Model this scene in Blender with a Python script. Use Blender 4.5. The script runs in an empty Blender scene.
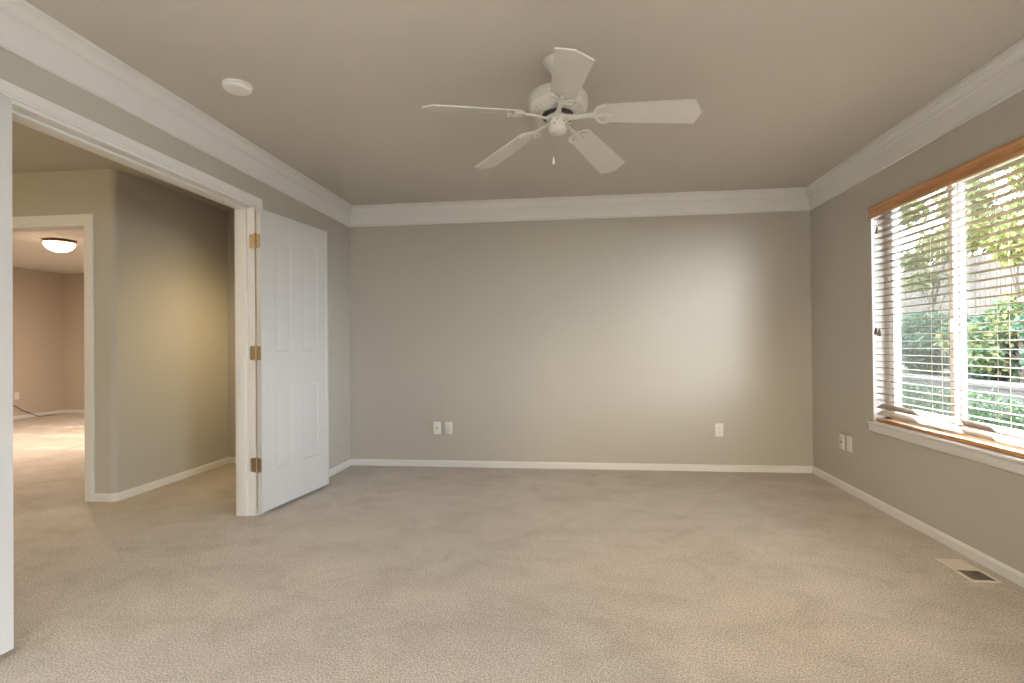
import bpy, bmesh, math, random
import numpy as np
from mathutils import Vector, Matrix

scene = bpy.context.scene
C = scene.collection
PI = math.pi

# ---------------------------------------------------------------- camera
YAW, PITCH, ROLL, FPX, CAMH = 0.1158, 0.0066, -0.009, 544.12, 1.118
cam_d = bpy.data.cameras.new('camera')
cam = bpy.data.objects.new('camera', cam_d)
C.objects.link(cam)
cam_d.sensor_width = 36.0
cam_d.lens = FPX / 1024 * 36.0
cam_d.clip_start = 0.05
cam_d.clip_end = 200
_f = Vector((-math.sin(YAW) * math.cos(PITCH), math.cos(YAW) * math.cos(PITCH), math.sin(PITCH)))
_r = Vector((math.cos(YAW), math.sin(YAW), 0))
_u = _r.cross(_f)
_c, _s = math.cos(ROLL), math.sin(ROLL)
_r2, _u2 = _c * _r + _s * _u, -_s * _r + _c * _u
m = Matrix((( _r2.x, _u2.x, -_f.x, 0), (_r2.y, _u2.y, -_f.y, 0), (_r2.z, _u2.z, -_f.z, CAMH), (0, 0, 0, 1)))
cam.matrix_world = m
scene.camera = cam

# ---------------------------------------------------------------- exposure, sky, sun, added fill lights
vs = scene.view_settings
vs.view_transform = 'Standard'
vs.look = 'None'
vs.gamma = 1.0
vs.use_curve_mapping = False
vs.exposure = 0.16

SKY, SKY_LOBE = 28.0, 38.0
world = bpy.data.worlds.new('sky')
scene.world = world
world.use_nodes = True
bg = world.node_tree.nodes['Background']
bg.inputs['Color'].default_value = (0.80, 0.91, 1.0, 1)
bg.inputs['Strength'].default_value = 20.0
bg.inputs['Color'].default_value = (0.91, 0.945, 1.0, 1)
# added bright lobe low in the unseen sky, aimed at the back wall
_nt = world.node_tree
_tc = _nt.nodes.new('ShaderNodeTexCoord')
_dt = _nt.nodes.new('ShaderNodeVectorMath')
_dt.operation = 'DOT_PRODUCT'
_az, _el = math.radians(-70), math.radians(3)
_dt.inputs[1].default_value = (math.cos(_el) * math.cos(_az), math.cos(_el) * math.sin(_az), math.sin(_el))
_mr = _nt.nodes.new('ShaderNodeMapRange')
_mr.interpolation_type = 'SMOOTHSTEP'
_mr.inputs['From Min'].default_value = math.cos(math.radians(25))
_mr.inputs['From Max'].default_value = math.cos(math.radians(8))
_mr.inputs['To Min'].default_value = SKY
_mr.inputs['To Max'].default_value = SKY + SKY_LOBE
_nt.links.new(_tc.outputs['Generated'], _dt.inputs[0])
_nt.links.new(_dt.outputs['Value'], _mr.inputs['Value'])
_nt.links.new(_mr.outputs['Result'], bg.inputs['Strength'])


def lamp(name, kind, loc, energy, color, **kw):
    d = bpy.data.lights.new(name, kind)
    d.energy = energy
    d.color = color
    for k, v in kw.items():
        setattr(d, k, v)
    o = bpy.data.objects.new(name, d)
    o.location = loc
    C.objects.link(o)
    return o


SUN_DIR = Vector((-1.0, -3.0, -1.0))
sun = lamp('sun', 'SUN', (6, 14, 6), 24.0, (1.0, 0.93, 0.82), angle=0.009)
sun.rotation_euler = SUN_DIR.to_track_quat('-Z', 'Y').to_euler()

# daylight portals in the window openings (they only guide the sampling of the sky)
for py0, py1, pz0, pz1 in ((2.58, 3.975, 0.58, 2.0), (-3.1, -0.2, 0.0, 2.08)):
    portal = lamp('window_portal', 'AREA', (2.19, (py0 + py1) / 2, (pz0 + pz1) / 2), 1.0, (1, 1, 1), shape='RECTANGLE', size=pz1 - pz0 + 0.04, size_y=py1 - py0 + 0.04)
    portal.rotation_euler = (0, PI / 2, 0)
    portal.data.cycles.is_portal = True

# unseen fill lights added behind the camera and in the hallway
# added fill aimed upwards, so the ceiling spreads it through the bedroom
up = lamp('room_fill_light', 'SPOT', (-0.3, -1.7, 1.45), 800.0, (1.0, 0.94, 0.86), shadow_soft_size=0.15, spot_size=2.75, spot_blend=0.6)
up.rotation_euler = (PI, 0, 0)
# added warm fill spot that brightens the far end of the carpet
tr = lamp('room_fill_light', 'SPOT', (0.4, -0.6, 2.36), 290.0, (1.0, 0.76, 0.48), shadow_soft_size=0.12, spot_size=0.80, spot_blend=1.0)
tr.rotation_euler = (Vector((1.05, 4.1, 0.0)) - Vector((0.4, -0.6, 2.36))).to_track_quat('-Z', 'Y').to_euler()
hl = lamp('hall_fill_light', 'SPOT', (-2.37, 4.42, 1.50), 27.0, (1.0, 0.75, 0.38), shadow_soft_size=0.10, spot_size=2.6, spot_blend=1.0)  # added warm fill for the alcove wall and floor
hl.rotation_euler = Vector((-1.0, -0.15, -0.65)).to_track_quat('-Z', 'Y').to_euler()
lamp('hall_fill_light', 'POINT', (-4.4, 1.2, 1.9), 50.0, (1.0, 0.78, 0.46), shadow_soft_size=0.12)  # added fill for the rest of the hallway

# ---------------------------------------------------------------- helpers


def new_mat(name, color, rough=0.6, metal=0.0, spec=0.5):
    mt = bpy.data.materials.new(name)
    mt.use_nodes = True
    b = mt.node_tree.nodes['Principled BSDF']
    b.inputs['Base Color'].default_value = (*color, 1)
    b.inputs['Roughness'].default_value = rough
    b.inputs['Metallic'].default_value = metal
    b.inputs['Specular IOR Level'].default_value = spec
    return mt


def nd(mt, kind, **kw):
    n = mt.node_tree.nodes.new(kind)
    for k, v in kw.items():
        setattr(n, k, v)
    return n


def lk(mt, a, b):
    mt.node_tree.links.new(a, b)


def bsdf(mt):
    return mt.node_tree.nodes['Principled BSDF']


def add_noise_bump(mt, scale, strength, dist=0.002, detail=3):
    tc = nd(mt, 'ShaderNodeTexCoord')
    nz = nd(mt, 'ShaderNodeTexNoise')
    nz.inputs['Scale'].default_value = scale
    nz.inputs['Detail'].default_value = detail
    bp = nd(mt, 'ShaderNodeBump')
    bp.inputs['Strength'].default_value = strength
    bp.inputs['Distance'].default_value = dist
    lk(mt, tc.outputs['Object'], nz.inputs['Vector'])
    lk(mt, nz.outputs['Fac'], bp.inputs['Height'])
    lk(mt, bp.outputs['Normal'], bsdf(mt).inputs['Normal'])


def ramp(mt, stops):
    r = nd(mt, 'ShaderNodeValToRGB')
    e = r.color_ramp.elements
    while len(e) < len(stops):
        e.new(0.5)
    for i, (p, c) in enumerate(stops):
        e[i].position = p
        e[i].color = (*c, 1)
    return r


def mb():
    return bmesh.new()


def box(bm, x0, x1, y0, y1, z0, z1, bev=0.0, seg=2, mat=None):
    vs_ = [bm.verts.new((x, y, z)) for x in (x0, x1) for y in (y0, y1) for z in (z0, z1)]
    q = [(0, 1, 3, 2), (4, 6, 7, 5), (0, 4, 5, 1), (2, 3, 7, 6), (0, 2, 6, 4), (1, 5, 7, 3)]
    fs = [bm.faces.new([vs_[i] for i in f]) for f in q]
    if bev > 0:
        es = list({e for f in fs for e in f.edges})
        bmesh.ops.bevel(bm, geom=es, offset=bev, segments=seg, affect='EDGES', profile=0.5)
    return vs_


def lathe(bm, prof, n=48, center=(0, 0), cap=True):
    rings = []
    for r, z in prof:
        if r < 1e-6:
            rings.append([bm.verts.new((center[0], center[1], z))])
        else:
            rings.append([bm.verts.new((center[0] + r * math.cos(2 * PI * i / n), center[1] + r * math.sin(2 * PI * i / n), z)) for i in range(n)])
    for a, b in zip(rings, rings[1:]):
        for i in range(n):
            j = (i + 1) % n
            f = []
            for v in (a[i % len(a)], a[j % len(a)], b[j % len(b)], b[i % len(b)]):
                if v not in f:
                    f.append(v)
            if len(f) > 2:
                bm.faces.new(f)
    if cap:
        for ring in (rings[0], rings[-1]):
            if len(ring) > 2:
                bm.faces.new(ring)
    bmesh.ops.recalc_face_normals(bm, faces=bm.faces)


def prism(bm, outline, z0, z1):
    lo = [bm.verts.new((x, y, z0)) for x, y in outline]
    hi = [bm.verts.new((x, y, z1)) for x, y in outline]
    n = len(outline)
    bm.faces.new(lo[::-1])
    bm.faces.new(hi)
    for i in range(n):
        bm.faces.new((lo[i], lo[(i + 1) % n], hi[(i + 1) % n], hi[i]))


def tube(bm, pts, r, n=8):
    pts = [Vector(p) for p in pts]
    rings = []
    for i, p in enumerate(pts):
        d = (pts[min(i + 1, len(pts) - 1)] - pts[max(i - 1, 0)]).normalized()
        a = d.orthogonal().normalized() if not rings else None
        if a is None:
            a = (prev - d * prev.dot(d)).normalized()
        prev = a
        b = d.cross(a)
        rr = r[i] if isinstance(r, (list, tuple)) else r
        rings.append([bm.verts.new(p + rr * (math.cos(2 * PI * k / n) * a + math.sin(2 * PI * k / n) * b)) for k in range(n)])
    for a, b in zip(rings, rings[1:]):
        for k in range(n):
            bm.faces.new((a[k], a[(k + 1) % n], b[(k + 1) % n], b[k]))
    bm.faces.new(rings[0][::-1])
    bm.faces.new(rings[-1])


def sweep(bm, path, prof, closed=False):
    """Sweep profile (p = distance out of the wall, z) along a plan path with mitred corners.
    The room lies to the left of the path direction."""
    n = len(path)
    cols = []
    for i in range(n):
        p = Vector(path[i])
        def nrm(a, b):
            d = (Vector(b) - Vector(a)).normalized()
            return Vector((-d.y, d.x))
        ns = []
        if closed or i > 0:
            ns.append(nrm(path[i - 1], path[i]))
        if closed or i < n - 1:
            ns.append(nrm(path[i], path[(i + 1) % n]))
        if len(ns) == 2:
            mt_ = (ns[0] + ns[1])
            mt_ = mt_ / (1 + ns[0].dot(ns[1]))
        else:
            mt_ = ns[0]
        cols.append([bm.verts.new((p.x + q * mt_.x, p.y + q * mt_.y, z)) for q, z in prof])
    k = len(prof)
    rng = range(n if closed else n - 1)
    for i in rng:
        a, b = cols[i], cols[(i + 1) % n]
        for j in range(k):
            bm.faces.new((a[j], a[(j + 1) % k], b[(j + 1) % k], b[j]))
    if not closed:
        bm.faces.new(cols[0])
        bm.faces.new(cols[-1][::-1])
    bmesh.ops.recalc_face_normals(bm, faces=bm.faces)


def obj(name, bm, mat, parent=None, smooth=35, loc=None):
    me = bpy.data.meshes.new(name)
    bm.to_mesh(me)
    bm.free()
    if smooth:
        me.shade_smooth()
        me.set_sharp_from_angle(angle=math.radians(smooth))
    for mt in (mat if isinstance(mat, (list, tuple)) else [mat]):
        me.materials.append(mt)
    o = bpy.data.objects.new(name, me)
    C.objects.link(o)
    if parent:
        o.parent = parent
    if loc:
        o.location = loc
    return o


def tag(o, label, cat, group=None):
    o['label'] = label
    o['category'] = cat
    if group:
        o['group'] = group
    return o


def thing(name, label, cat, loc=(0, 0, 0), rot=(0, 0, 0), group=None):
    o = bpy.data.objects.new(name, None)
    C.objects.link(o)
    o.location = loc
    o.rotation_euler = rot
    o.empty_display_size = 0.05
    return tag(o, label, cat, group)


def struct(name, bm, mat, parent=None, smooth=35):
    o = obj(name, bm, mat, parent, smooth)
    if not parent:
        o['kind'] = 'structure'
    return o


# ---------------------------------------------------------------- materials
PAINT = (0.505, 0.48, 0.435)
M_wall = new_mat('greige_wall_paint', PAINT, 0.75, spec=0.25)
add_noise_bump(M_wall, 220, 0.12, 0.001)
M_far_wall = new_mat('far_room_wall_beige', (0.58, 0.51, 0.43), 0.75, spec=0.25)  # far room walls set warmer and lighter than the bedroom walls
add_noise_bump(M_far_wall, 220, 0.12, 0.001)
M_ceil = new_mat('greige_ceiling_paint', (0.605, 0.57, 0.525), 0.9, spec=0.1)
add_noise_bump(M_ceil, 160, 0.18, 0.001)
M_trim = new_mat('white_trim_paint', (0.77, 0.765, 0.76), 0.42)
M_door = new_mat('white_door_paint', (0.60, 0.598, 0.61), 0.45)
M_far_ceil = new_mat('far_room_ceiling_paint', (0.72, 0.69, 0.64), 0.9, spec=0.1)
M_vinyl = new_mat('white_vinyl', (0.84, 0.84, 0.83), 0.35)
M_plate = new_mat('white_plastic_plate', (0.80, 0.79, 0.75), 0.4)
M_dark = new_mat('dark_slot', (0.03, 0.028, 0.025), 0.6)
M_fan = new_mat('cream_white_fan_enamel', (0.62, 0.615, 0.58), 0.35)
M_fan_dark = new_mat('dark_fan_gap', (0.05, 0.048, 0.04), 0.7)
M_smoke = new_mat('white_detector_plastic', (0.86, 0.855, 0.84), 0.45)
M_brass = new_mat('aged_brass', (0.36, 0.285, 0.19), 0.42, metal=0.8)
M_screw = new_mat('brass_screw', (0.25, 0.18, 0.10), 0.4, metal=0.9)
M_chain = new_mat('nickel_bead_chain', (0.38, 0.37, 0.35), 0.4, metal=0.7)
M_cord = new_mat('blind_cord', (0.62, 0.55, 0.46), 0.8)
M_tassel = new_mat('dark_wood_tassel', (0.10, 0.062, 0.035), 0.5)
M_register = new_mat('almond_register_enamel', (0.74, 0.68, 0.59), 0.45)
M_duct = new_mat('dark_duct', (0.02, 0.02, 0.02), 0.8)
M_cable = new_mat('brown_cable', (0.16, 0.09, 0.05), 0.5)
M_copper = new_mat('copper_brown_rim', (0.55, 0.30, 0.15), 0.35, metal=0.5)

M_dome = new_mat('lit_glass_dome', (0.9, 0.85, 0.75), 0.3)
bsdf(M_dome).inputs['Emission Color'].default_value = (1.0, 0.78, 0.52, 1)
bsdf(M_dome).inputs['Emission Strength'].default_value = 8.0


def carpet():
    mt = new_mat('beige_cut_pile_carpet', (0.5, 0.42, 0.34), 1.0, spec=0.0)
    tc = nd(mt, 'ShaderNodeTexCoord')
    # tufts
    n1 = nd(mt, 'ShaderNodeTexNoise')
    n1.inputs['Scale'].default_value = 150
    n1.inputs['Detail'].default_value = 5
    n1.inputs['Roughness'].default_value = 0.85
    # pile brushed this way and that: soft patches of two sizes
    mp = nd(mt, 'ShaderNodeMapping')
    mp.inputs['Rotation'].default_value = (0, 0, 0.9)
    mp.inputs['Scale'].default_value = (1.0, 1.25, 1.0)
    n2 = nd(mt, 'ShaderNodeTexNoise')
    n2.inputs['Scale'].default_value = 3.2
    n2.inputs['Detail'].default_value = 6
    n2.inputs['Roughness'].default_value = 0.68
    n2.inputs['Distortion'].default_value = 0.5
    lk(mt, tc.outputs['Object'], n1.inputs['Vector'])
    lk(mt, tc.outputs['Object'], mp.inputs['Vector'])
    lk(mt, mp.outputs['Vector'], n2.inputs['Vector'])
    r1 = ramp(mt, [(0.36, (0.17, 0.145, 0.12)), (0.5, (0.535, 0.478, 0.425)), (0.64, (0.93, 0.84, 0.75))])
    r2 = ramp(mt, [(0.36, (0.86, 0.845, 0.82)), (0.5, (0.97, 0.97, 0.965)), (0.64, (1.05, 1.045, 1.04))])
    lk(mt, n1.outputs['Fac'], r1.inputs['Fac'])
    lk(mt, n2.outputs['Fac'], r2.inputs['Fac'])
    mx = nd(mt, 'ShaderNodeMix', data_type='RGBA', blend_type='MULTIPLY')
    mx.inputs['Factor'].default_value = 1.0
    lk(mt, r1.outputs['Color'], mx.inputs['A'])
    lk(mt, r2.outputs['Color'], mx.inputs['B'])
    lk(mt, mx.outputs['Result'], bsdf(mt).inputs['Base Color'])
    bp = nd(mt, 'ShaderNodeBump')
    bp.inputs['Strength'].default_value = 0.5
    bp.inputs['Distance'].default_value = 0.006
    lk(mt, n1.outputs['Fac'], bp.inputs['Height'])
    lk(mt, bp.outputs['Normal'], bsdf(mt).inputs['Normal'])
    bsdf(mt).inputs['Sheen Weight'].default_value = 0.15
    bsdf(mt).inputs['Sheen Roughness'].default_value = 0.6
    return mt


M_carpet = carpet()


def oak(name, c0, c1, rough=0.4, scl=(30, 1.2, 30)):
    mt = new_mat(name, c0, rough)
    tc = nd(mt, 'ShaderNodeTexCoord')
    mp = nd(mt, 'ShaderNodeMapping')
    mp.inputs['Scale'].default_value = scl
    nz = nd(mt, 'ShaderNodeTexNoise')
    nz.inputs['Scale'].default_value = 3
    nz.inputs['Detail'].default_value = 6
    nz.inputs['Distortion'].default_value = 0.5
    r = ramp(mt, [(0.3, c0), (0.7, c1)])
    lk(mt, tc.outputs['Object'], mp.inputs['Vector'])
    lk(mt, mp.outputs['Vector'], nz.inputs['Vector'])
    lk(mt, nz.outputs['Fac'], r.inputs['Fac'])
    lk(mt, r.outputs['Color'], bsdf(mt).inputs['Base Color'])
    return mt


M_oak = oak('honey_oak', (0.44, 0.20, 0.075), (0.60, 0.32, 0.14))
M_slat = oak('oak_blind_slat', (0.27, 0.195, 0.14), (0.34, 0.25, 0.18), 0.35)


def glass_mat():
    mt = bpy.data.materials.new('window_glass')
    mt.use_nodes = True
    nt = mt.node_tree
    nt.nodes.remove(nt.nodes['Principled BSDF'])
    out = nt.nodes['Material Output']
    tr = nd(mt, 'ShaderNodeBsdfTransparent')
    tr.inputs['Color'].default_value = (0.95, 0.97, 0.96, 1)
    gl = nd(mt, 'ShaderNodeBsdfGlossy')
    gl.inputs['Roughness'].default_value = 0.0
    lw = nd(mt, 'ShaderNodeLayerWeight')
    lw.inputs['Blend'].default_value = 0.5
    pw = nd(mt, 'ShaderNodeMath', operation='POWER')
    pw.inputs[1].default_value = 4.0
    fr = nd(mt, 'ShaderNodeMath', operation='MULTIPLY_ADD')
    fr.inputs[1].default_value = 0.5
    fr.inputs[2].default_value = 0.02
    lk(mt, lw.outputs['Facing'], pw.inputs[0])
    lk(mt, pw.outputs[0], fr.inputs[0])
    mx = nd(mt, 'ShaderNodeMixShader')
    lk(mt, fr.outputs[0], mx.inputs['Fac'])
    lk(mt, tr.outputs['BSDF'], mx.inputs[1])
    lk(mt, gl.outputs['BSDF'], mx.inputs[2])
    lk(mt, mx.outputs['Shader'], out.inputs['Surface'])
    return mt


M_glass = glass_mat()


def screen_mat():
    mt = bpy.data.materials.new('insect_screen_mesh')
    mt.use_nodes = True
    nt = mt.node_tree
    nt.nodes.remove(nt.nodes['Principled BSDF'])
    out = nt.nodes['Material Output']
    tr = nd(mt, 'ShaderNodeBsdfTransparent')
    df = nd(mt, 'ShaderNodeBsdfDiffuse')
    df.inputs['Color'].default_value = (0.30, 0.31, 0.31, 1)
    mx = nd(mt, 'ShaderNodeMixShader')
    mx.inputs['Fac'].default_value = 0.28
    lk(mt, tr.outputs['BSDF'], mx.inputs[1])
    lk(mt, df.outputs['BSDF'], mx.inputs[2])
    lk(mt, mx.outputs['Shader'], out.inputs['Surface'])
    return mt


M_screen = screen_mat()

# ---------------------------------------------------------------- room dimensions
XL, XR, YB, YF, H = -2.117, 2.015, 4.935, -3.6, 2.44
TL = 0.140                      # thickness of the wall with the double door
JY0, JY1, JZ = 1.768, 3.399, 2.052   # door opening
XA, YD = -3.352, 3.62            # hallway wall planes
YE = 4.93                       # end of the hallway alcove
FX0, FY0, FY1 = -8.9, 3.74, 8.55     # far room
WY0, WY1, WZ0, WZ1 = 2.58, 3.975, 0.56, 2.034   # window opening
WT = 0.17
PY0, PY1, PZ1 = -3.1, -0.2, 2.08     # opening of the added patio door, behind the camera

# floor: one carpet through bedroom, hallway and far room
bm = mb()
box(bm, FX0 - 0.2, XR + 0.05, YF - 0.1, FY1 + 0.1, -0.08, 0.0)
floor = struct('floor', bm, M_carpet, smooth=0)

bm = mb()
box(bm, XL - TL, XR + WT, YF - 0.15, YB + 0.15, H, H + 0.08)
struct('ceiling', bm, M_ceil, smooth=0)
bm = mb()
box(bm, -6.0, XL - TL, YF - 0.15, YD, H, H + 0.08)
box(bm, XA - 0.06, XL - TL, YD, YB + 0.15, H, H + 0.08)
struct('ceiling_hall', bm, M_ceil, smooth=0)
bm = mb()
box(bm, FX0 - 0.15, XA - 0.06, YD, FY1 + 0.15, H, H + 0.08)
struct('ceiling_far_room', bm, M_far_ceil, smooth=0)

# walls of the bedroom
bm = mb()
box(bm, XL - TL, XR + WT, YB, YB + 0.12, 0, H)
struct('wall_back', bm, M_wall, smooth=0)
bm = mb()
box(bm, XL - TL, XR + WT, YF - 0.12, YF, 0, H)
struct('wall_front', bm, M_wall, smooth=0)
bm = mb()
box(bm, XL - TL, XL, YF, JY0 - 0.02, 0, H)
box(bm, XL - TL, XL, JY1 + 0.02, YB, 0, H)
box(bm, XL - TL, XL, JY0 - 0.02, JY1 + 0.02, JZ + 0.02, H)
struct('wall_left', bm, M_wall, smooth=0)
bm = mb()
box(bm, XR, XR + WT, YF, PY0, 0, H)
box(bm, XR, XR + WT, PY1, WY0, 0, H)
box(bm, XR, XR + WT, PY0, PY1, PZ1, H)
box(bm, XR, XR + WT, WY1, YB, 0, H)
box(bm, XR, XR + WT, WY0, WY1, WZ1, H)
box(bm, XR, XR + WT, WY0, WY1, 0, WZ0)
struct('wall_right', bm, M_wall, smooth=0)

# hallway walls: door wall of the far room with a rounded corner into the alcove wall
DX0, DX1, DZ = -4.46, -3.592, 2.030
bm = mb()
R_ = 0.045
outl = [(DX1 + 0.02, YD + 0.12), (DX1 + 0.02, YD)]
for k in range(9):
    a = -PI / 2 + k * PI / 16
    outl.append((XA - R_ + R_ * math.cos(a), YD + R_ + R_ * math.sin(a)))
outl += [(XA, YE + 0.12), (XA - 0.12, YE + 0.12), (XA - 0.12, YD + 0.12)]
prism(bm, outl, 0, H)
bmesh.ops.recalc_face_normals(bm, faces=bm.faces)
struct('wall_hall', bm, M_wall, smooth=30)
bm = mb()
box(bm, -6.0, DX0 - 0.02, YD, YD + 0.12, 0, H)
box(bm, DX0 - 0.02, DX1 + 0.02, YD, YD + 0.12, DZ + 0.02, H)
struct('wall_far_room_front', bm, M_wall, smooth=0)
bm = mb()
box(bm, XA, XL - TL, YE, YE + 0.12, 0, H)
struct('wall_alcove_end', bm, M_wall, smooth=0)
bm = mb()
box(bm, -6.0, -5.88, YF, YD, 0, H)
struct('wall_hall_left', bm, M_wall, smooth=0)
bm = mb()
box(bm, -6.0, XL - TL, YF - 0.12, YF, 0, H)
struct('wall_hall_front', bm, M_wall, smooth=0)

# far room walls
bm = mb()
box(bm, FX0 - 0.12, FX0, YD, FY1 + 0.12, 0, H)
struct('wall_far_room_left', bm, M_far_wall, smooth=0)
FWX0, FWX1, FWZ0, FWZ1 = -7.9, -4.3, 0.42, 1.95
bm = mb()
box(bm, FX0, FWX0, FY1, FY1 + 0.12, 0, H)
box(bm, FWX1, XA, FY1, FY1 + 0.12, 0, H)
box(bm, FWX0, FWX1, FY1, FY1 + 0.12, 0, FWZ0)
box(bm, FWX0, FWX1, FY1, FY1 + 0.12, FWZ1, H)
struct('wall_far_room_back', bm, M_far_wall, smooth=0)
bm = mb()
box(bm, XA - 0.12, XA, YE + 0.12, FY1 + 0.12, 0, H)
struct('wall_far_room_right', bm, M_far_wall, smooth=0)
bm = mb()
box(bm, FX0, -6.0, YD, FY0, 0, H)
struct('wall_far_room_front_left', bm, M_far_wall, smooth=0)

# ---------------------------------------------------------------- mouldings
crown = [(0, H - 0.194), (0.010, H - 0.194), (0.015, H - 0.189), (0.015, H - 0.183), (0.010, H - 0.178), (0.012, H - 0.170),
         (0.020, H - 0.080), (0.024, H - 0.074), (0.030, H - 0.072), (0.031, H - 0.062), (0.036, H - 0.050), (0.044, H - 0.036),
         (0.048, H - 0.032), (0.049, H - 0.024), (0.058, H - 0.020), (0.058, H - 0.0005), (0, H - 0.0005)]
bm = mb()
sweep(bm, [(XL, YF), (XR, YF), (XR, YB), (XL, YB)], crown, closed=True)
struct('trim_1', bm, M_trim, smooth=25)['label'] = 'deep white crown moulding around the bedroom ceiling'

BH = 0.058
base = [(0, 0.0), (0.012, 0.0), (0.012, BH - 0.014), (0.009, BH - 0.008), (0.006, BH - 0.004), (0.004, BH), (0, BH)]


def baseboard(name, path):
    b = mb()
    sweep(b, path, base)
    return struct(name, b, M_trim, smooth=25)


baseboard('baseboard_right', [(XR, PY1 + 0.02), (XR, YB)])
baseboard('baseboard_back', [(XR - 0.012, YB), (XL + 0.012, YB)])
baseboard('baseboard_left', [(XL, YB), (XL, JY1 + 0.068)])
baseboard('baseboard_left_front', [(XL, JY0 - 0.068), (XL, YF)])
pth = [(XA, YE)]
for k in range(9):
    a = 0 - k * PI / 16
    pth.append((XA - R_ + R_ * math.cos(a), YD + R_ + R_ * math.sin(a)))
pth.append((DX1 + 0.081, YD))
# walk so that the hallway is on the left of the path
baseboard('baseboard_hall', pth)
baseboard('baseboard_alcove', [(XL - TL, YE), (XA, YE)])
baseboard('baseboard_far_room', [(-3.6, FY1), (FX0, FY1), (FX0, FY0)])

# double-door frame: jambs, stops and casing on the bedroom side
bm = mb()
x0, x1 = XL - TL - 0.002, XL + 0.002
box(bm, x0, x1, JY1, JY1 + 0.02, 0, JZ)
box(bm, x0, x1, JY0 - 0.02, JY0, 0, JZ)
box(bm, x0, x1, JY0 - 0.02, JY1 + 0.02, JZ, JZ + 0.02)
# stops
sx0, sx1 = XL - 0.128, XL - 0.052
box(bm, sx0, sx1, JY1 - 0.012, JY1 + 0.001, 0, JZ - 0.012, 0.002)
box(bm, sx0, sx1, JY0 - 0.001, JY0 + 0.012, 0, JZ - 0.012, 0.002)
box(bm, sx0, sx1, JY0 - 0.001, JY1 + 0.001, JZ - 0.012, JZ + 0.001, 0.002)
struct('trim_2', bm, M_trim, smooth=30)['label'] = 'white jambs and stops of the double doorway'

cas = [(0.0, 0.0), (0.0, 0.009), (0.010, 0.0095), (0.013, 0.0125), (0.020, 0.0135), (0.055, 0.0165), (0.060, 0.0165), (0.062, 0.014), (0.062, 0.0)]


def casing(name, face, axis, side, a0, a1, ztop, label=None, rev=0.005, wide=1.0):
    """casing around an opening; face = wall plane coordinate, side = direction out of the wall"""
    b = mb()
    o0, o1, zt = a0 - rev, a1 + rev, ztop + rev
    sect = []
    for (w, t) in cas:
        w *= wide
        pts = [(o0 - w, 0.0), (o0 - w, zt + w), (o1 + w, zt + w), (o1 + w, 0.0)]
        row = []
        for (u, z) in pts:
            q = face + side * t
            row.append(b.verts.new((q, u, z) if axis == 'x' else (u, q, z)))
        sect.append(row)
    k = len(sect)
    for i in range(k):
        A, B = sect[i], sect[(i + 1) % k]
        for j in range(3):
            b.faces.new((A[j], A[j + 1], B[j + 1], B[j]))
    b.faces.new([s[0] for s in sect])
    b.faces.new([s[3] for s in sect][::-1])
    bmesh.ops.recalc_face_normals(b, faces=b.faces)
    o = struct(name, b, M_trim, smooth=20)
    if label:
        o['label'] = label
    return o


casing('trim_3', XL, 'x', 1, JY0, JY1, JZ, 'white casing around the double doorway', rev=0.017, wide=0.85)
# far doorway
bm = mb()
box(bm, DX1, DX1 + 0.02, YD - 0.002, YD + 0.122, 0, DZ)
box(bm, DX0 - 0.02, DX0, YD - 0.002, YD + 0.122, 0, DZ)
box(bm, DX0 - 0.02, DX1 + 0.02, YD - 0.002, YD + 0.122, DZ, DZ + 0.02)
struct('trim_4', bm, M_trim, smooth=30)['label'] = 'white jamb of the doorway across the hall'
casing('trim_5', YD, 'y', -1, DX0, DX1, DZ, 'white casing of the doorway across the hall', wide=1.22)

# ---------------------------------------------------------------- double door leaves
LW, LZ0, LZ1, LT = 0.750, 0.025, 2.037, 0.035
PANELS = [(0.140, 0.318, 0.285, 0.845), (0.442, 0.636, 0.285, 0.845), (0.140, 0.318, 1.085, 1.892), (0.442, 0.636, 1.085, 1.892)]


def leaf_mesh():
    """hinge edge at u = 0, u grows to the latch edge along local +Y, shown face at local +X = 0, body behind it"""
    b = mb()
    us = sorted({0.0, LW, *[p[0] for p in PANELS], *[p[1] for p in PANELS]})
    zs = sorted({LZ0, LZ1, *[p[2] for p in PANELS], *[p[3] for p in PANELS]})
    for xf, s in ((0.0, 1), (-LT, -1)):
        grid = {}
        for u in us:
            for z in zs:
                grid[u, z] = b.verts.new((xf, u, z))
        for i in range(len(us) - 1):
            for j in range(len(zs) - 1):
                u0, u1, z0, z1 = us[i], us[i + 1], zs[j], zs[j + 1]
                if (u0, u1, z0, z1) in PANELS:
                    # sticking profile: groove, raised field
                    prev = [grid[u0, z0], grid[u1, z0], grid[u1, z1], grid[u0, z1]]
                    for ins, dep in ((0.005, 0.0022), (0.012, 0.0030), (0.026, 0.0030), (0.050, 0.0008)):
                        cur = [b.verts.new((xf - s * dep, u, z)) for u, z in
                               ((u0 + ins, z0 + ins), (u1 - ins, z0 + ins), (u1 - ins, z1 - ins), (u0 + ins, z1 - ins))]
                        for k in range(4):
                            b.faces.new((prev[k], prev[(k + 1) % 4], cur[(k + 1) % 4], cur[k]))
                        prev = cur
                    b.faces.new(prev)
                else:
                    b.faces.new((grid[u0, z0], grid[u1, z0], grid[u1, z1], grid[u0, z1]))
    bmesh.ops.remove_doubles(b, verts=b.verts, dist=1e-6)
    # close the edges
    bd = [e for e in b.edges if e.is_boundary]
    bmesh.ops.bridge_loops(b, edges=bd)
    bmesh.ops.recalc_face_normals(b, faces=b.faces)
    return b


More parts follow.
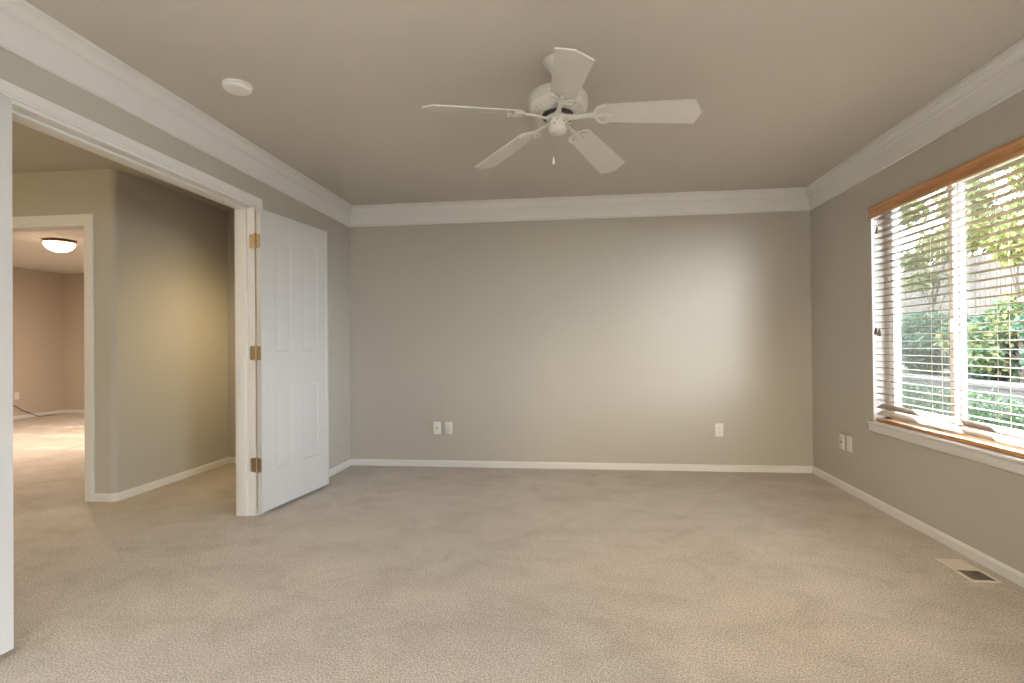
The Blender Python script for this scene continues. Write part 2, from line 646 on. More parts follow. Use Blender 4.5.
def hinge(parent, z, s, pin):
    """butt hinge seen from the doorway, in the leaf's own space"""
    b = mb()
    y = -0.0015
    # leaf on the door edge
    out = []
    for k in range(5):
        a = -PI / 2 + k * PI / 8
        out.append((-0.008 + 0.0 - 0.0, 0))
    r = 0.010
    h2 = 0.047

    def plate(xa, xb, yy):
        # rounded at the xb end
        sgn = 1 if xb > xa else -1
        pts = [(xa, -h2), ]
        for k in range(6):
            a = -PI / 2 + k * PI / 10
            pts.append((xb - sgn * r + sgn * r * math.cos(a), -h2 + r + r * math.sin(a)))
        for k in range(6):
            a = k * PI / 10
            pts.append((xb - sgn * r + sgn * r * math.cos(a), h2 - r + r * math.sin(a)))
        pts.append((xa, h2))
        lo = [b.verts.new((px, yy, z + pz)) for px, pz in pts]
        hi = [b.verts.new((px, yy - 0.003 * s, z + pz)) for px, pz in pts]
        b.faces.new(lo)
        b.faces.new(hi[::-1])
        for i in range(len(pts)):
            b.faces.new((lo[i], lo[(i + 1) % len(pts)], hi[(i + 1) % len(pts)], hi[i]))
    plate(-LT, -0.004, 0.0)
    plate(-LT - 0.010, -LT - 0.052, 0.0)
    bmesh.ops.recalc_face_normals(b, faces=b.faces)
    hg = obj('hinge', b, M_brass, parent)
    b = mb()
    tube(b, [(-LT - 0.005, -0.006 * s, z - 0.049), (-LT - 0.005, -0.006 * s, z + 0.049)], 0.0058, 12)
    for zz in (-0.051, 0.051):
        tube(b, [(-LT - 0.005, -0.006 * s, z + zz - 0.003), (-LT - 0.005, -0.006 * s, z + zz + 0.003)], 0.0045, 10)
    obj('hinge_pin', b, M_brass, hg)
    for xx in (-0.013, -0.024, -LT - 0.022, -LT - 0.040):
        for zz in ((-0.030, 0.030) if xx in (-0.013, -LT - 0.040) else (0.0,)):
            b = mb()
            tube(b, [(xx, -0.003 * s, z + zz), (xx, -0.0042 * s, z + zz)], 0.0042, 10)
            obj('screw', b, M_screw, hg)


# right-hand leaf, folded back about 173 degrees against the wall
bm = leaf_mesh()
d1 = obj('door_1', bm, M_door, smooth=20)
d1['kind'] = 'structure'
tag(d1, 'white four-panel door leaf swung open beside the back corner, three brass hinges showing', 'door')
d1.location = (-2.062, 3.384, 0)
d1.rotation_euler = (0, 0, -math.atan2(0.096, 0.743))
for z in (1.825, 1.08, 0.338):
    hinge(d1, z, 1, None)
# astragal strip on the latch edge
bm = mb()
box(bm, -LT - 0.004, 0.004, LW, LW + 0.012, LZ0, LZ1, 0.002)
box(bm, -0.002, 0.0045, LW - 0.010, LW + 0.020, LZ0, LZ1, 0.002)
obj('astragal', bm, M_door, d1, smooth=30)

bm = leaf_mesh()
for v in bm.verts:
    v.co.y = -v.co.y
bmesh.ops.recalc_face_normals(bm, faces=bm.faces)
d2 = obj('door_2', bm, M_door, smooth=20)
d2['kind'] = 'structure'
tag(d2, 'white door leaf folded flat against the wall at the left edge of the photo', 'door')
d2.location = (-2.053, 1.774, 0)
d2.rotation_euler = (0, 0, 0.02)
for z in (1.825, 1.08, 0.338):
    hinge(d2, z, -1, None)

# ---------------------------------------------------------------- window
WF = XR + 0.080    # inner face of the vinyl frame
SZ = 0.578         # top of the stool
win = bpy.data.objects.new('window_1', None)
C.objects.link(win)
win['kind'] = 'structure'
win['label'] = 'two-pane sliding window with white vinyl frame behind wooden blinds'
win['category'] = 'window'
bm = mb()
fw = 0.050
box(bm, WF, WF + 0.075, WY1 - fw, WY1, SZ - 0.018, WZ1, 0.003)
box(bm, WF, WF + 0.075, WY0, WY0 + fw, SZ - 0.018, WZ1, 0.003)
box(bm, WF, WF + 0.075, WY0, WY1, WZ1 - 0.018, WZ1, 0.003)
box(bm, WF, WF + 0.075, WY0, WY1, SZ - 0.018, SZ + 0.035, 0.003)
obj('window_frame', bm, M_vinyl, win)
MY = 3.325
iz0, iz1 = SZ + 0.035, WZ1 - 0.018


def sash(name, x0, x1, y0, y1, st):
    b = mb()
    box(b, x0, x1, y0, y0 + st, iz0, iz1, 0.002)
    box(b, x0, x1, y1 - st, y1, iz0, iz1, 0.002)
    box(b, x0, x1, y0, y1, iz0, iz0 + st, 0.002)
    box(b, x0, x1, y0, y1, iz1 - 0.016, iz1, 0.002)
    s = obj(name, b, M_vinyl, win)
    b = mb()
    xm = (x0 + x1) / 2
    box(b, xm - 0.002, xm + 0.002, y0 + st - 0.004, y1 - st + 0.004, iz0 + st - 0.004, iz1 - 0.012)
    obj('glass_pane', b, M_glass, s, smooth=0)
    return s


s1 = sash('sash', WF + 0.008, WF + 0.034, MY - 0.018, WY1 - fw, 0.036)
s2 = sash('sash', WF + 0.038, WF + 0.068, WY0 + fw, MY + 0.018, 0.044)
bm = mb()
box(bm, WF + 0.056, WF + 0.058, MY + 0.02, WY1 - fw - 0.004, iz0 + 0.004, iz1 - 0.004)
obj('insect_screen', bm, M_screen, win, smooth=0)
bm = mb()
box(bm, WF - 0.004, WF + 0.008, MY - 0.012, MY + 0.010, 1.17, 1.235, 0.003)
obj('sash_lock', bm, M_vinyl, s1)

# unseen patio door added behind the camera to let in more daylight
pd = bpy.data.objects.new('window_added', None)
C.objects.link(pd)
pd['kind'] = 'structure'
bm = mb()
box(bm, WF, WF + 0.08, PY0, PY0 + 0.06, 0.0, PZ1, 0.003)
box(bm, WF, WF + 0.08, PY1 - 0.06, PY1, 0.0, PZ1, 0.003)
box(bm, WF, WF + 0.08, PY0, PY1, PZ1 - 0.06, PZ1, 0.003)
box(bm, WF, WF + 0.08, PY0, PY1, 0.0, 0.06, 0.003)
box(bm, WF, WF + 0.08, -1.68, -1.62, 0.0, PZ1, 0.003)
obj('window_frame', bm, M_vinyl, pd)
for a_, b2 in ((PY0 + 0.05, -1.67), (-1.63, PY1 - 0.05)):
    bm = mb()
    box(bm, WF + 0.038, WF + 0.042, a_, b2, 0.05, PZ1 - 0.05)
    obj('glass_pane', bm, M_glass, pd, smooth=0)

# stool and apron
bm = mb()
prof = [(XR + 0.080, SZ), (XR - 0.020, SZ), (XR - 0.025, SZ - 0.004), (XR - 0.026, SZ - 0.010), (XR - 0.022, SZ - 0.017), (XR - 0.016, SZ - 0.020),
        (XR - 0.015, SZ - 0.060), (XR - 0.012, SZ - 0.068), (XR - 0.006, SZ - 0.073), (XR - 0.0005, SZ - 0.076), (XR - 0.0005, SZ - 0.0185), (XR + 0.080, SZ - 0.0185)]
ya, yb = WY0 - 0.03, WY1 + 0.028
lo = [bm.verts.new((x, (ya if x < XR else WY0 + 0.001), z)) for x, z in prof]
hi = [bm.verts.new((x, (yb if x < XR else WY1 - 0.001), z)) for x, z in prof]
bm.faces.new(lo)
bm.faces.new(hi[::-1])
for i in range(len(prof)):
    bm.faces.new((lo[i], lo[(i + 1) % len(prof)], hi[(i + 1) % len(prof)], hi[i]))
bmesh.ops.recalc_face_normals(bm, faces=bm.faces)
struct('trim_6', bm, M_trim, smooth=25)['label'] = 'white window stool and moulded apron under the blinds'
# painted reveal of the opening
bm = mb()
box(bm, XR + 0.0005, XR + 0.080, WY1 - 0.004, WY1, SZ, WZ1)
box(bm, XR + 0.0005, XR + 0.080, WY0, WY0 + 0.004, SZ, WZ1)
box(bm, XR + 0.0005, XR + 0.080, WY0, WY1, WZ1 - 0.003, WZ1)
struct('trim_7', bm, M_trim, smooth=0)['label'] = 'white reveal of the window opening'

# ---------------------------------------------------------------- wooden blind
bl = thing('window_blind', 'honey oak slatted blind with open slats hanging in the right-hand window', 'blind', (XR, 3.278, WZ1))
BX, BY, BZ = XR, 3.278, WZ1
half = (WY1 - WY0) / 2 - 0.012


def loc(x, y, z):
    return (x - BX, y - BY, z - BZ)


# valance: moulded front with returns
vprof = [(-0.004, 2.028), (-0.030, 2.028), (-0.034, 2.023), (-0.034, 2.015), (-0.029, 2.009), (-0.026, 1.999), (-0.026, 1.978), (-0.030, 1.969), (-0.031, 1.959), (-0.028, 1.952), (-0.014, 1.952), (-0.014, 1.995), (-0.004, 1.995)]
bm = mb()
y0, y1 = WY0 - 0.02, 3.952
cols = []
for yy in (y0, y1):
    cols.append([bm.verts.new(loc(XR + x, yy, z)) for x, z in vprof])
for i in range(len(vprof)):
    j = (i + 1) % len(vprof)
    bm.faces.new((cols[0][i], cols[0][j], cols[1][j], cols[1][i]))
bm.faces.new(cols[0][::-1])
bm.faces.new(cols[1])
bmesh.ops.recalc_face_normals(bm, faces=bm.faces)
obj('valance', bm, M_oak, bl, smooth=35)
bm = mb()
a = loc(XR + 0.006, 3.278 - half, 1.994)
b_ = loc(XR + 0.062, 3.278 + half, 2.026)
box(bm, a[0], b_[0], a[1], b_[1], a[2], b_[2], 0.003)
obj('head_rail', bm, M_slat, bl)


def slat_mesh():
    b = mb()
    w = 0.025
    prof_ = []
    for k in range(7):
        t = -1 + 2 * k / 6
        prof_.append((t * w, 0.0022 * (1 - t * t) + 0.0014))
    for k in range(6, -1, -1):
        t = -1 + 2 * k / 6
        prof_.append((t * w, 0.0022 * (1 - t * t) - 0.0014))
    A = [b.verts.new((x, -half, z)) for x, z in prof_]
    B = [b.verts.new((x, half, z)) for x, z in prof_]
    n = len(prof_)
    for i in range(n):
        b.faces.new((A[i], A[(i + 1) % n], B[(i + 1) % n], B[i]))
    b.faces.new(A[::-1])
    b.faces.new(B)
    bmesh.ops.recalc_face_normals(b, faces=b.faces)
    return b


PITCHZ = 0.0437
first = None
zs_ = [0.640, 0.684]
z = 0.725
while z < 1.985:
    zs_.append(z)
    z += PITCHZ
SX = XR + 0.037
for i, z in enumerate(zs_):
    if first is None:
        s = obj('slat', slat_mesh(), M_slat, bl, smooth=40)
        first = s
    else:
        s = first.copy()
        C.objects.link(s)
        s.parent = bl
    s.location = loc(SX, BY, z)
    # +x edge is the outer edge; a positive turn about Y lowers it
    s.rotation_euler = (0, -0.55 if i < 2 else math.radians(1.5), 0)
bm = mb()
a = loc(SX - 0.026, BY - half, SZ + 0.002)
b_ = loc(SX + 0.026, BY + half, SZ + 0.024)
box(bm, a[0], b_[0], a[1], b_[1], a[2], b_[2], 0.004)
obj('bottom_rail', bm, M_oak, bl)
for yy in (3.865, 3.37, 2.88):
    for xx in (SX - 0.0268, SX + 0.0268):
        bm = mb()
        tube(bm, [loc(xx, yy, SZ + 0.02), loc(xx, yy, 1.975)], 0.0011, 6)
        obj('ladder_cord', bm, M_cord, bl)
for yy, zb in ((3.905, 1.872), (3.935, 1.195), (3.893, 1.185)):
    bm = mb()
    tube(bm, [loc(XR + 0.004, yy, zb), loc(XR + 0.002, yy, 1.975)], 0.0011, 6)
    cd = obj('pull_cord', bm, M_cord, bl)
    bm = mb()
    lathe(bm, [(0.0, zb + 0.018 - BZ), (0.004, zb + 0.018 - BZ), (0.0055, zb + 0.008 - BZ), (0.010, zb - 0.012 - BZ), (0.0115, zb - 0.022 - BZ), (0.009, zb - 0.028 - BZ), (0.0, zb - 0.029 - BZ)], 16,
          (XR + 0.003 - BX, yy - BY))
    obj('tassel', bm, M_tassel, cd)

# ---------------------------------------------------------------- ceiling fan
PIV = Vector((-0.0668, 2.527, 2.425))
fan = thing('ceiling_fan', 'white five-blade ceiling fan with pull chain hanging mid-ceiling', 'ceiling fan', (PIV.x, PIV.y, H))
TILT = (-0.0431, 0.0115, 0)


def fpart(name, bm_, mat, parent=None, smooth=35):
    """parts below the ball joint hang slightly out of plumb; local z is measured from the pivot"""
    o = obj(name, bm_, mat, parent or fan, smooth)
    if parent is None:
        o.location = (0, 0, PIV.z - H)
        o.rotation_euler = TILT
    return o


bm = mb()
lathe(bm, [(0.0, -0.0005), (0.068, -0.0005), (0.070, -0.006), (0.068, -0.018), (0.058, -0.038), (0.040, -0.056), (0.026, -0.064), (0.0, -0.064)], 40)
obj('canopy', bm, M_fan, fan)
Z0 = PIV.z


def zz(w):
    return w - 0.036 - Z0


bm = mb()
tube(bm, [(0, 0, 0), (0, 0, zz(2.325))], 0.013, 16)
fpart('downrod', bm, M_fan)
bm = mb()
lathe(bm, [(0.0, zz(2.338)), (0.028, zz(2.338)), (0.032, zz(2.326)), (0.060, zz(2.318)), (0.108, zz(2.312)), (0.127, zz(2.306)), (0.136, zz(2.294)),
           (0.138, zz(2.278)), (0.138, zz(2.262)), (0.136, zz(2.256)), (0.138, zz(2.252)), (0.135, zz(2.243)), (0.124, zz(2.231)), (0.104, zz(2.221)), (0.078, zz(2.215)), (0.0, zz(2.215))], 64)
mh = fpart('motor_housing', bm, M_fan)
# radial vent ribs on the underside of the housing
for k in range(40):
    a = 2 * PI * k / 40
    bm = mb()
    for (ra, za, rb, zb) in ((0.084, 2.2155, 0.122, 2.2290),):
        w = 0.0022
        d = Vector((math.cos(a), math.sin(a), 0))
        t = Vector((-math.sin(a), math.cos(a), 0))
        q = []
        for r_, z_ in ((ra, zz(za)), (rb, zz(zb))):
            for sgn in (-1, 1):
                for dz in (0.002, -0.004):
                    q.append(bm.verts.new(d * r_ + t * sgn * w + Vector((0, 0, z_ + dz))))
        for f in ((0, 1, 3, 2), (4, 6, 7, 5), (0, 4, 5, 1), (2, 3, 7, 6), (0, 2, 6, 4), (1, 5, 7, 3)):
            bm.faces.new([q[i] for i in f])
    if k == 0:
        vents = bm
    else:
        tmp = bpy.data.meshes.new('t')
        bm.to_mesh(tmp)
        bm.free()
        vents.from_mesh(tmp)
        bpy.data.meshes.remove(tmp)
bmesh.ops.recalc_face_normals(vents, faces=vents.faces)
obj('vent_ribs', vents, M_fan, mh)
bm = mb()
lathe(bm, [(0.0, zz(2.216)), (0.072, zz(2.216)), (0.072, zz(2.204)), (0.0, zz(2.204))], 40)
fpart('motor_gap', bm, M_fan_dark)
bm = mb()
lathe(bm, [(0.0, zz(2.206)), (0.050, zz(2.206)), (0.054, zz(2.202)), (0.054, zz(2.194)), (0.048, zz(2.190)), (0.0, zz(2.190))], 40)
fpart('flywheel', bm, M_fan)
bm = mb()
lathe(bm, [(0.0, zz(2.192)), (0.042, zz(2.192)), (0.045, zz(2.188)), (0.045, zz(2.150)), (0.043, zz(2.146)), (0.043, zz(2.140)), (0.037, zz(2.132)), (0.024, zz(2.127)), (0.008, zz(2.125)), (0.0, zz(2.125))], 40)
sh = fpart('switch_housing', bm, M_fan)
for a, z_ in ((-1.9, 2.158), (-1.6, 2.176), (-2.6, 2.178), (-0.9, 2.172), (-0.6, 2.158), (-2.3, 2.182)):
    bm = mb()
    d = Vector((math.cos(a), math.sin(a), 0))
    tube(bm, [d * 0.0455 + Vector((0, 0, zz(z_))), d * 0.0475 + Vector((0, 0, zz(z_)))], 0.0030, 10)
    obj('screw', bm, M_fan_dark, sh)

BL0, BL1, BLT = 0.190, 0.634, 0.006
PITCH_B = math.radians(-16.0)


def blade_outline():
    o = []
    wi, wo = 0.056, 0.074
    # rounded root
    o += [(BL0 + 0.010, -wi + 0.004), (BL0 + 0.022, -wi)]
    o += [(BL1 - 0.034, -wo), (BL1 - 0.030, -wo + 0.004), (BL1, 0.0), (BL1 - 0.030, wo - 0.004), (BL1 - 0.034, wo)]
    o += [(BL0 + 0.022, wi), (BL0 + 0.010, wi - 0.004), (BL0, wi - 0.016), (BL0, -wi + 0.016)]
    return o


def iron_mesh():
    b = mb()
    # arm from flywheel out to the blade
    def bar(pts, ws, ts):
        rows = []
        for (x, y, z_), w, t in zip(pts, ws, ts):
            rows.append([b.verts.new((x, y - w, z_ - t)), b.verts.new((x, y + w, z_ - t)), b.verts.new((x, y + w, z_ + t)), b.verts.new((x, y - w, z_ + t))])
        for A, B in zip(rows, rows[1:]):
            for k in range(4):
                b.faces.new((A[k], A[(k + 1) % 4], B[(k + 1) % 4], B[k]))
        b.faces.new(rows[0][::-1])
        b.faces.new(rows[-1])
    bar([(0.040, 0, -0.019), (0.075, 0, -0.018), (0.115, 0, -0.011), (0.150, 0, -0.008), (0.172, 0, -0.008)], [0.022, 0.013, 0.009, 0.010, 0.012], [0.004] * 5)
    # scrolled yoke: two curling side arms and a middle tongue under the blade root
    for s in (-1, 1):
        pts = [(0.165, 0.0 * s, -0.008), (0.177, 0.016 * s, -0.008), (0.181, 0.032 * s, -0.008), (0.191, 0.046 * s, -0.008), (0.211, 0.052 * s, -0.008), (0.229, 0.046 * s, -0.008)]
        tube(b, pts, [0.0085, 0.0085, 0.008, 0.008, 0.008, 0.0075], 8)
        pts = [(0.225, 0.048 * s, -0.008), (0.221, 0.034 * s, -0.008), (0.209, 0.024 * s, -0.008), (0.199, 0.012 * s, -0.008)]
        tube(b, pts, [0.006, 0.006, 0.006, 0.006], 8)
    bar([(0.165, 0, -0.008), (0.200, 0, -0.008), (0.235, 0, -0.008), (0.247, 0, -0.008)], [0.011, 0.010, 0.012, 0.007], [0.004] * 4)
    bmesh.ops.recalc_face_normals(b, faces=b.faces)
    return b


blade0 = None
for k in range(5):
    ang = math.radians(205.49) - k * 2 * PI / 5
    if blade0 is None:
        bm = mb()
        prism(bm, blade_outline(), -BLT / 2, BLT / 2)
        es = [e for e in bm.edges if abs(e.verts[0].co.z - e.verts[1].co.z) < 1e-6]
        bmesh.ops.bevel(bm, geom=es, offset=0.0015, segments=2, affect='EDGES')
        bmesh.ops.recalc_face_normals(bm, faces=bm.faces)
        bld = obj('blade', bm, M_fan, fan)
        iron = obj('blade_iron', iron_mesh(), M_fan, bld)
        blade0, iron0 = bld, iron
    else:
        bld = blade0.copy()
        C.objects.link(bld)
        bld.parent = fan
        iron = iron0.copy()
        C.objects.link(iron)
        iron.parent = bld
    hub = Matrix.Translation((0, 0, PIV.z - H)) @ (Matrix.Rotation(TILT[1], 4, 'Y') @ Matrix.Rotation(TILT[0], 4, 'X'))
    mw = hub @ Matrix.Translation((0, 0, 2.183 - Z0)) @ Matrix.Rotation(ang, 4, 'Z') @ Matrix.Rotation(math.radians(6.5), 4, 'Y') @ Matrix.Rotation(PITCH_B, 4, 'X')
    bld.matrix_local = mw

bm = mb()
cx_, cy_ = -0.024, -0.030
tube(bm, [(cx_, cy_, zz(2.132)), (cx_, cy_, zz(2.015))], 0.0012, 6)
for k in range(36):
    zc = zz(2.128) - k * 0.0031
    lathe(bm, [(0.0, zc + 0.0014), (0.0017, zc), (0.0, zc - 0.0014)], 6, (cx_, cy_), cap=False)
pc = obj('pull_chain', bm, M_chain, fan)
pc.location = (0, 0, PIV.z - H)
bm = mb()
lathe(bm, [(0.0, zz(2.017)), (0.003, zz(2.015)), (0.004, zz(2.005)), (0.0065, zz(1.990)), (0.005, zz(1.982)), (0.0, zz(1.980))], 16, (cx_, cy_))
obj('chain_fob', bm, M_plate, pc)

# ---------------------------------------------------------------- smoke detector
sd = thing('smoke_detector', 'round white smoke detector on the ceiling above the double doorway', 'smoke detector', (-1.676, 2.552, H))
bm = mb()
lathe(bm, [(0.0, -0.0005), (0.069, -0.0005), (0.070, -0.004), (0.069, -0.011), (0.0, -0.011)], 48)
obj('mounting_plate', bm, M_smoke, sd)
bm = mb()
lathe(bm, [(0.0, -0.010), (0.060, -0.010), (0.060, -0.0145), (0.0, -0.0145)], 48)
obj('vent_ring', bm, M_dark, sd)
bm = mb()
lathe(bm, [(0.0, -0.0140), (0.066, -0.0140), (0.0675, -0.017), (0.066, -0.023), (0.060, -0.029), (0.045, -0.033), (0.0, -0.034)], 48)
obj('cover', bm, M_smoke, sd)
bm = mb()
lathe(bm, [(0.0, -0.0335), (0.008, -0.0335), (0.008, -0.0355), (0.0, -0.036)], 20, (-0.02, 0.012))
obj('test_button', bm, M_plate, sd)

# ---------------------------------------------------------------- wall plates


def wall_plate(name, label, cat, loc_, rotz, kind, group=None):
    """local: plate in XZ facing -Y"""
    t = thing(name, label, cat, loc_, (0, 0, rotz), group)
    b = mb()
    w, h = 0.035, 0.0575
    box(b, -w, w, -0.006, 0.0, -h, h, 0.0025)
    obj('cover_plate', b, M_plate, t)
    if kind == 'duplex':
        for dz in (0.0195, -0.0195):
            b = mb()
            out = []
            for k in range(24):
                a_ = 2 * PI * k / 24
                out.append((max(-0.0135, min(0.0135, 0.0172 * math.cos(a_))), dz + 0.0165 * max(-0.82, min(0.82, math.sin(a_)))))
            lo_ = [b.verts.new((x, -0.0055, z_)) for x, z_ in out]
            hi_ = [b.verts.new((x, -0.0075, z_)) for x, z_ in out]
            b.faces.new(hi_)
            for i in range(24):
                b.faces.new((lo_[i], lo_[(i + 1) % 24], hi_[(i + 1) % 24], hi_[i]))
            bmesh.ops.recalc_face_normals(b, faces=b.faces)
            so = obj('socket', b, M_plate, t)
            b = mb()
            for sx_ in (-0.006, 0.006):
                box(b, sx_ - 0.0011, sx_ + 0.0011, -0.0079, -0.007, dz - 0.002, dz + 0.006)
            tube(b, [(0, -0.007, dz - 0.007), (0, -0.0079, dz - 0.007)], 0.0022, 8)
            obj('slots', b, M_dark, so)
        b = mb()
        tube(b, [(0, -0.005, 0), (0, -0.0068, 0)], 0.003, 10)
        obj('screw', b, M_plate, t)
    elif kind == 'jack':
        b = mb()
        tube(b, [(0, -0.005, 0), (0, -0.013, 0)], 0.0062, 12)
        obj('jack', b, M_dark, t)
        for dz in (0.042, -0.042):
            b = mb()
            tube(b, [(0, -0.005, dz), (0, -0.0068, dz)], 0.003, 10)
            obj('screw', b, M_plate, t)
    else:
        b = mb()
        box(b, -0.0165, 0.0165, -0.0085, -0.005, -0.033, 0.033, 0.0012)
        obj('insert', b, M_plate, t)
    return t


wall_plate('wall_jack', 'white jack plate on the back wall, left of the paired outlet', 'wall jack', (-1.280, YB, 0.356), 0, 'jack')
wall_plate('power_outlet', 'white outlet low on the back wall, right beside the jack plate', 'outlet', (-1.172, YB, 0.356), 0, 'duplex')
wall_plate('power_outlet', 'white outlet alone on the back wall near the right corner', 'outlet', (1.241, YB, 0.360), 0, 'duplex')
wall_plate('wall_jack', 'white jack plate with dark centre on the window wall near the corner', 'wall jack', (XR, 4.413, 0.360), -PI / 2, 'jack')
wall_plate('blank_plate', 'plain white plate on the window wall, next to the jack plate', 'wall plate', (XR, 4.302, 0.363), -PI / 2, 'blank')
wall_plate('power_outlet', 'pale outlet on the far room wall seen through the hall doorway', 'outlet', (FX0, 7.745, 0.375), PI / 2, 'duplex')

# loose cable from the outlet down to the far room carpet
bm = mb()
ctrl = [(FX0 + 0.012, 7.45, 0.28), (FX0 + 0.014, 7.60, 0.26), (FX0 + 0.016, 7.70, 0.225), (FX0 + 0.018, 7.815, 0.14), (FX0 + 0.020, 7.93, 0.085), (FX0 + 0.03, 8.0, 0.045), (FX0 + 0.05, 8.05, 0.010), (FX0 + 0.07, 8.13, 0.008), (FX0 + 0.09, 8.22, 0.008), (FX0 + 0.13, 8.30, 0.008)]
tube(bm, ctrl, 0.006, 8)
tag(obj('cable', bm, M_cable), 'thin brown cable trailing down the far room wall to the carpet', 'cable')

# ---------------------------------------------------------------- floor register
VX0, VX1, VY0, VY1 = 1.815, 1.942, 2.755, 3.025
fr = thing('floor_register', 'almond metal floor register in the carpet under the window', 'floor vent', ((VX0 + VX1) / 2, (VY0 + VY1) / 2, 0))
hx, hy = (VX1 - VX0) / 2, (VY1 - VY0) / 2
bm = mb()
fl = 0.014
box(bm, -hx, -hx + fl, -hy, hy, 0.0, 0.007, 0.002)
box(bm, hx - fl, hx, -hy, hy, 0.0, 0.007, 0.002)
box(bm, -hx + fl, hx - fl, -hy, -hy + fl, 0.0, 0.007, 0.002)
box(bm, -hx + fl, hx - fl, hy - fl, hy, 0.0, 0.007, 0.002)
box(bm, -hx + fl, hx - fl, -0.004, 0.004, 0.0, 0.006, 0.001)
obj('register_frame', bm, M_register, fr)
bm = mb()
box(bm, -hx + fl * 0.8, hx - fl * 0.8, -hy + fl * 0.8, hy - fl * 0.8, 0.0003, 0.0010)
obj('duct_opening', bm, M_duct, fr)


def louvre(bank_y, tilt):
    b = mb()
    hw = hx - fl
    vv = [b.verts.new(p) for p in ((-hw, -0.0058, 0.0), (hw, -0.0058, 0.0), (hw, 0.0058, 0.0), (-hw, 0.0058, 0.0))]
    b.faces.new(vv)
    bmesh.ops.solidify(b, geom=list(b.faces), thickness=0.0008)
    o = obj('louvre', b, M_register, fr, smooth=0)
    o.location = (0, bank_y, 0.0038)
    o.rotation_euler = (tilt, 0, 0)
    return o


for bank, tl in ((1, 0.42), (-1, -0.75)):
    lv = None
    y = 0.012 if bank > 0 else -0.012
    n_ = 0
    while abs(y) < hy - fl - 0.003:
        if lv is None:
            lv = louvre(y, tl)
        else:
            o = lv.copy()
            C.objects.link(o)
            o.parent = fr
            o.location.y = y
        y += bank * 0.0095

# ---------------------------------------------------------------- far room ceiling light
cl = thing('flush_ceiling_light', 'lit dome ceiling light with copper rim in the far room', 'ceiling light', (-6.21, 5.92, H))
bm = mb()
lathe(bm, [(0.0, -0.0005), (0.120, -0.0005), (0.145, -0.010), (0.164, -0.020), (0.168, -0.026), (0.165, -0.033), (0.158, -0.036), (0.150, -0.032), (0.0, -0.032)], 56)
obj('rim', bm, M_copper, cl)
bm = mb()
lathe(bm, [(0.157, -0.034), (0.155, -0.050), (0.145, -0.075), (0.124, -0.102), (0.092, -0.125), (0.055, -0.139), (0.020, -0.145), (0.0, -0.1455)], 56)
obj('glass_dome', bm, M_dome, cl)
bm = mb()
lathe(bm, [(0.0, -0.141), (0.010, -0.145), (0.012, -0.151), (0.006, -0.157), (0.0, -0.160)], 16)
obj('finial', bm, M_copper, cl)
lamp('far_room_bulb', 'AREA', (-6.21, 5.92, H - 0.175), 95.0, (1.0, 0.80, 0.62), shape='DISK', size=0.30)

# closed slatted shutter in the far room window; only slits of sun get past it
win2 = bpy.data.objects.new('window_2', None)
C.objects.link(win2)
win2['kind'] = 'structure'
bm = mb()
box(bm, FWX0, FWX1, FY1 + 0.06, FY1 + 0.10, FWZ0, FWZ0 + 0.04)
box(bm, FWX0, FWX1, FY1 + 0.06, FY1 + 0.10, FWZ1 - 0.04, FWZ1)
box(bm, FWX0, FWX0 + 0.04, FY1 + 0.06, FY1 + 0.10, FWZ0, FWZ1)
box(bm, FWX1 - 0.04, FWX1, FY1 + 0.06, FY1 + 0.10, FWZ0, FWZ1)
obj('window_frame', bm, M_vinyl, win2)
bm = mb()
zcur = FWZ0
random.seed(4)
for zslit in (0.505, 0.54, 0.745, 0.78, 1.02, 1.05, 99):
    zt = min(zslit - 0.005, FWZ1)
    box(bm, FWX0, FWX1, FY1 + 0.045, FY1 + 0.055, zcur, zt)
    if zslit > 2:
        break
    xx = FWX0
    while xx < FWX1:
        gap = random.choice((0.05, 0.09, 0.14))
        pad = random.choice((0.06, 0.10, 0.25))
        box(bm, xx, min(xx + pad, FWX1), FY1 + 0.045, FY1 + 0.055, zslit - 0.006, zslit + 0.006)
        xx += pad + gap
    zcur = zslit + 0.005
obj('closed_slats', bm, M_plate, win2, smooth=0)

# ---------------------------------------------------------------- outside
M_ground = new_mat('garden_soil_and_grass', (0.030, 0.042, 0.018), 1.0, spec=0.1)
add_noise_bump(M_ground, 20, 0.6, 0.03)
M_fence = oak('weathered_grey_boards', (0.036, 0.031, 0.026), (0.072, 0.062, 0.053), 0.9, (12, 12, 0.8))
M_stone = new_mat('grey_concrete_cap', (0.045, 0.044, 0.042), 0.9)
add_noise_bump(M_stone, 40, 0.5, 0.01)
M_bark = new_mat('grey_brown_bark', (0.05, 0.04, 0.03), 0.95)
add_noise_bump(M_bark, 30, 0.8, 0.02)


def leaf_mat(name, c0, c1, c2):
    mt = new_mat(name, c0, 0.5, spec=0.35)
    oi = nd(mt, 'ShaderNodeNewGeometry')
    r = ramp(mt, [(0.0, c0), (0.5, c1), (1.0, c2)])
    lk(mt, oi.outputs['Random Per Island'], r.inputs['Fac'])
    lk(mt, r.outputs['Color'], bsdf(mt).inputs['Base Color'])
    nt = mt.node_tree
    tl = nd(mt, 'ShaderNodeBsdfTranslucent')
    lk(mt, r.outputs['Color'], tl.inputs['Color'])
    ms = nd(mt, 'ShaderNodeMixShader')
    ms.inputs['Fac'].default_value = 0.35
    lk(mt, bsdf(mt).outputs['BSDF'], ms.inputs[1])
    lk(mt, tl.outputs['BSDF'], ms.inputs[2])
    lk(mt, ms.outputs['Shader'], nt.nodes['Material Output'].inputs['Surface'])
    return mt


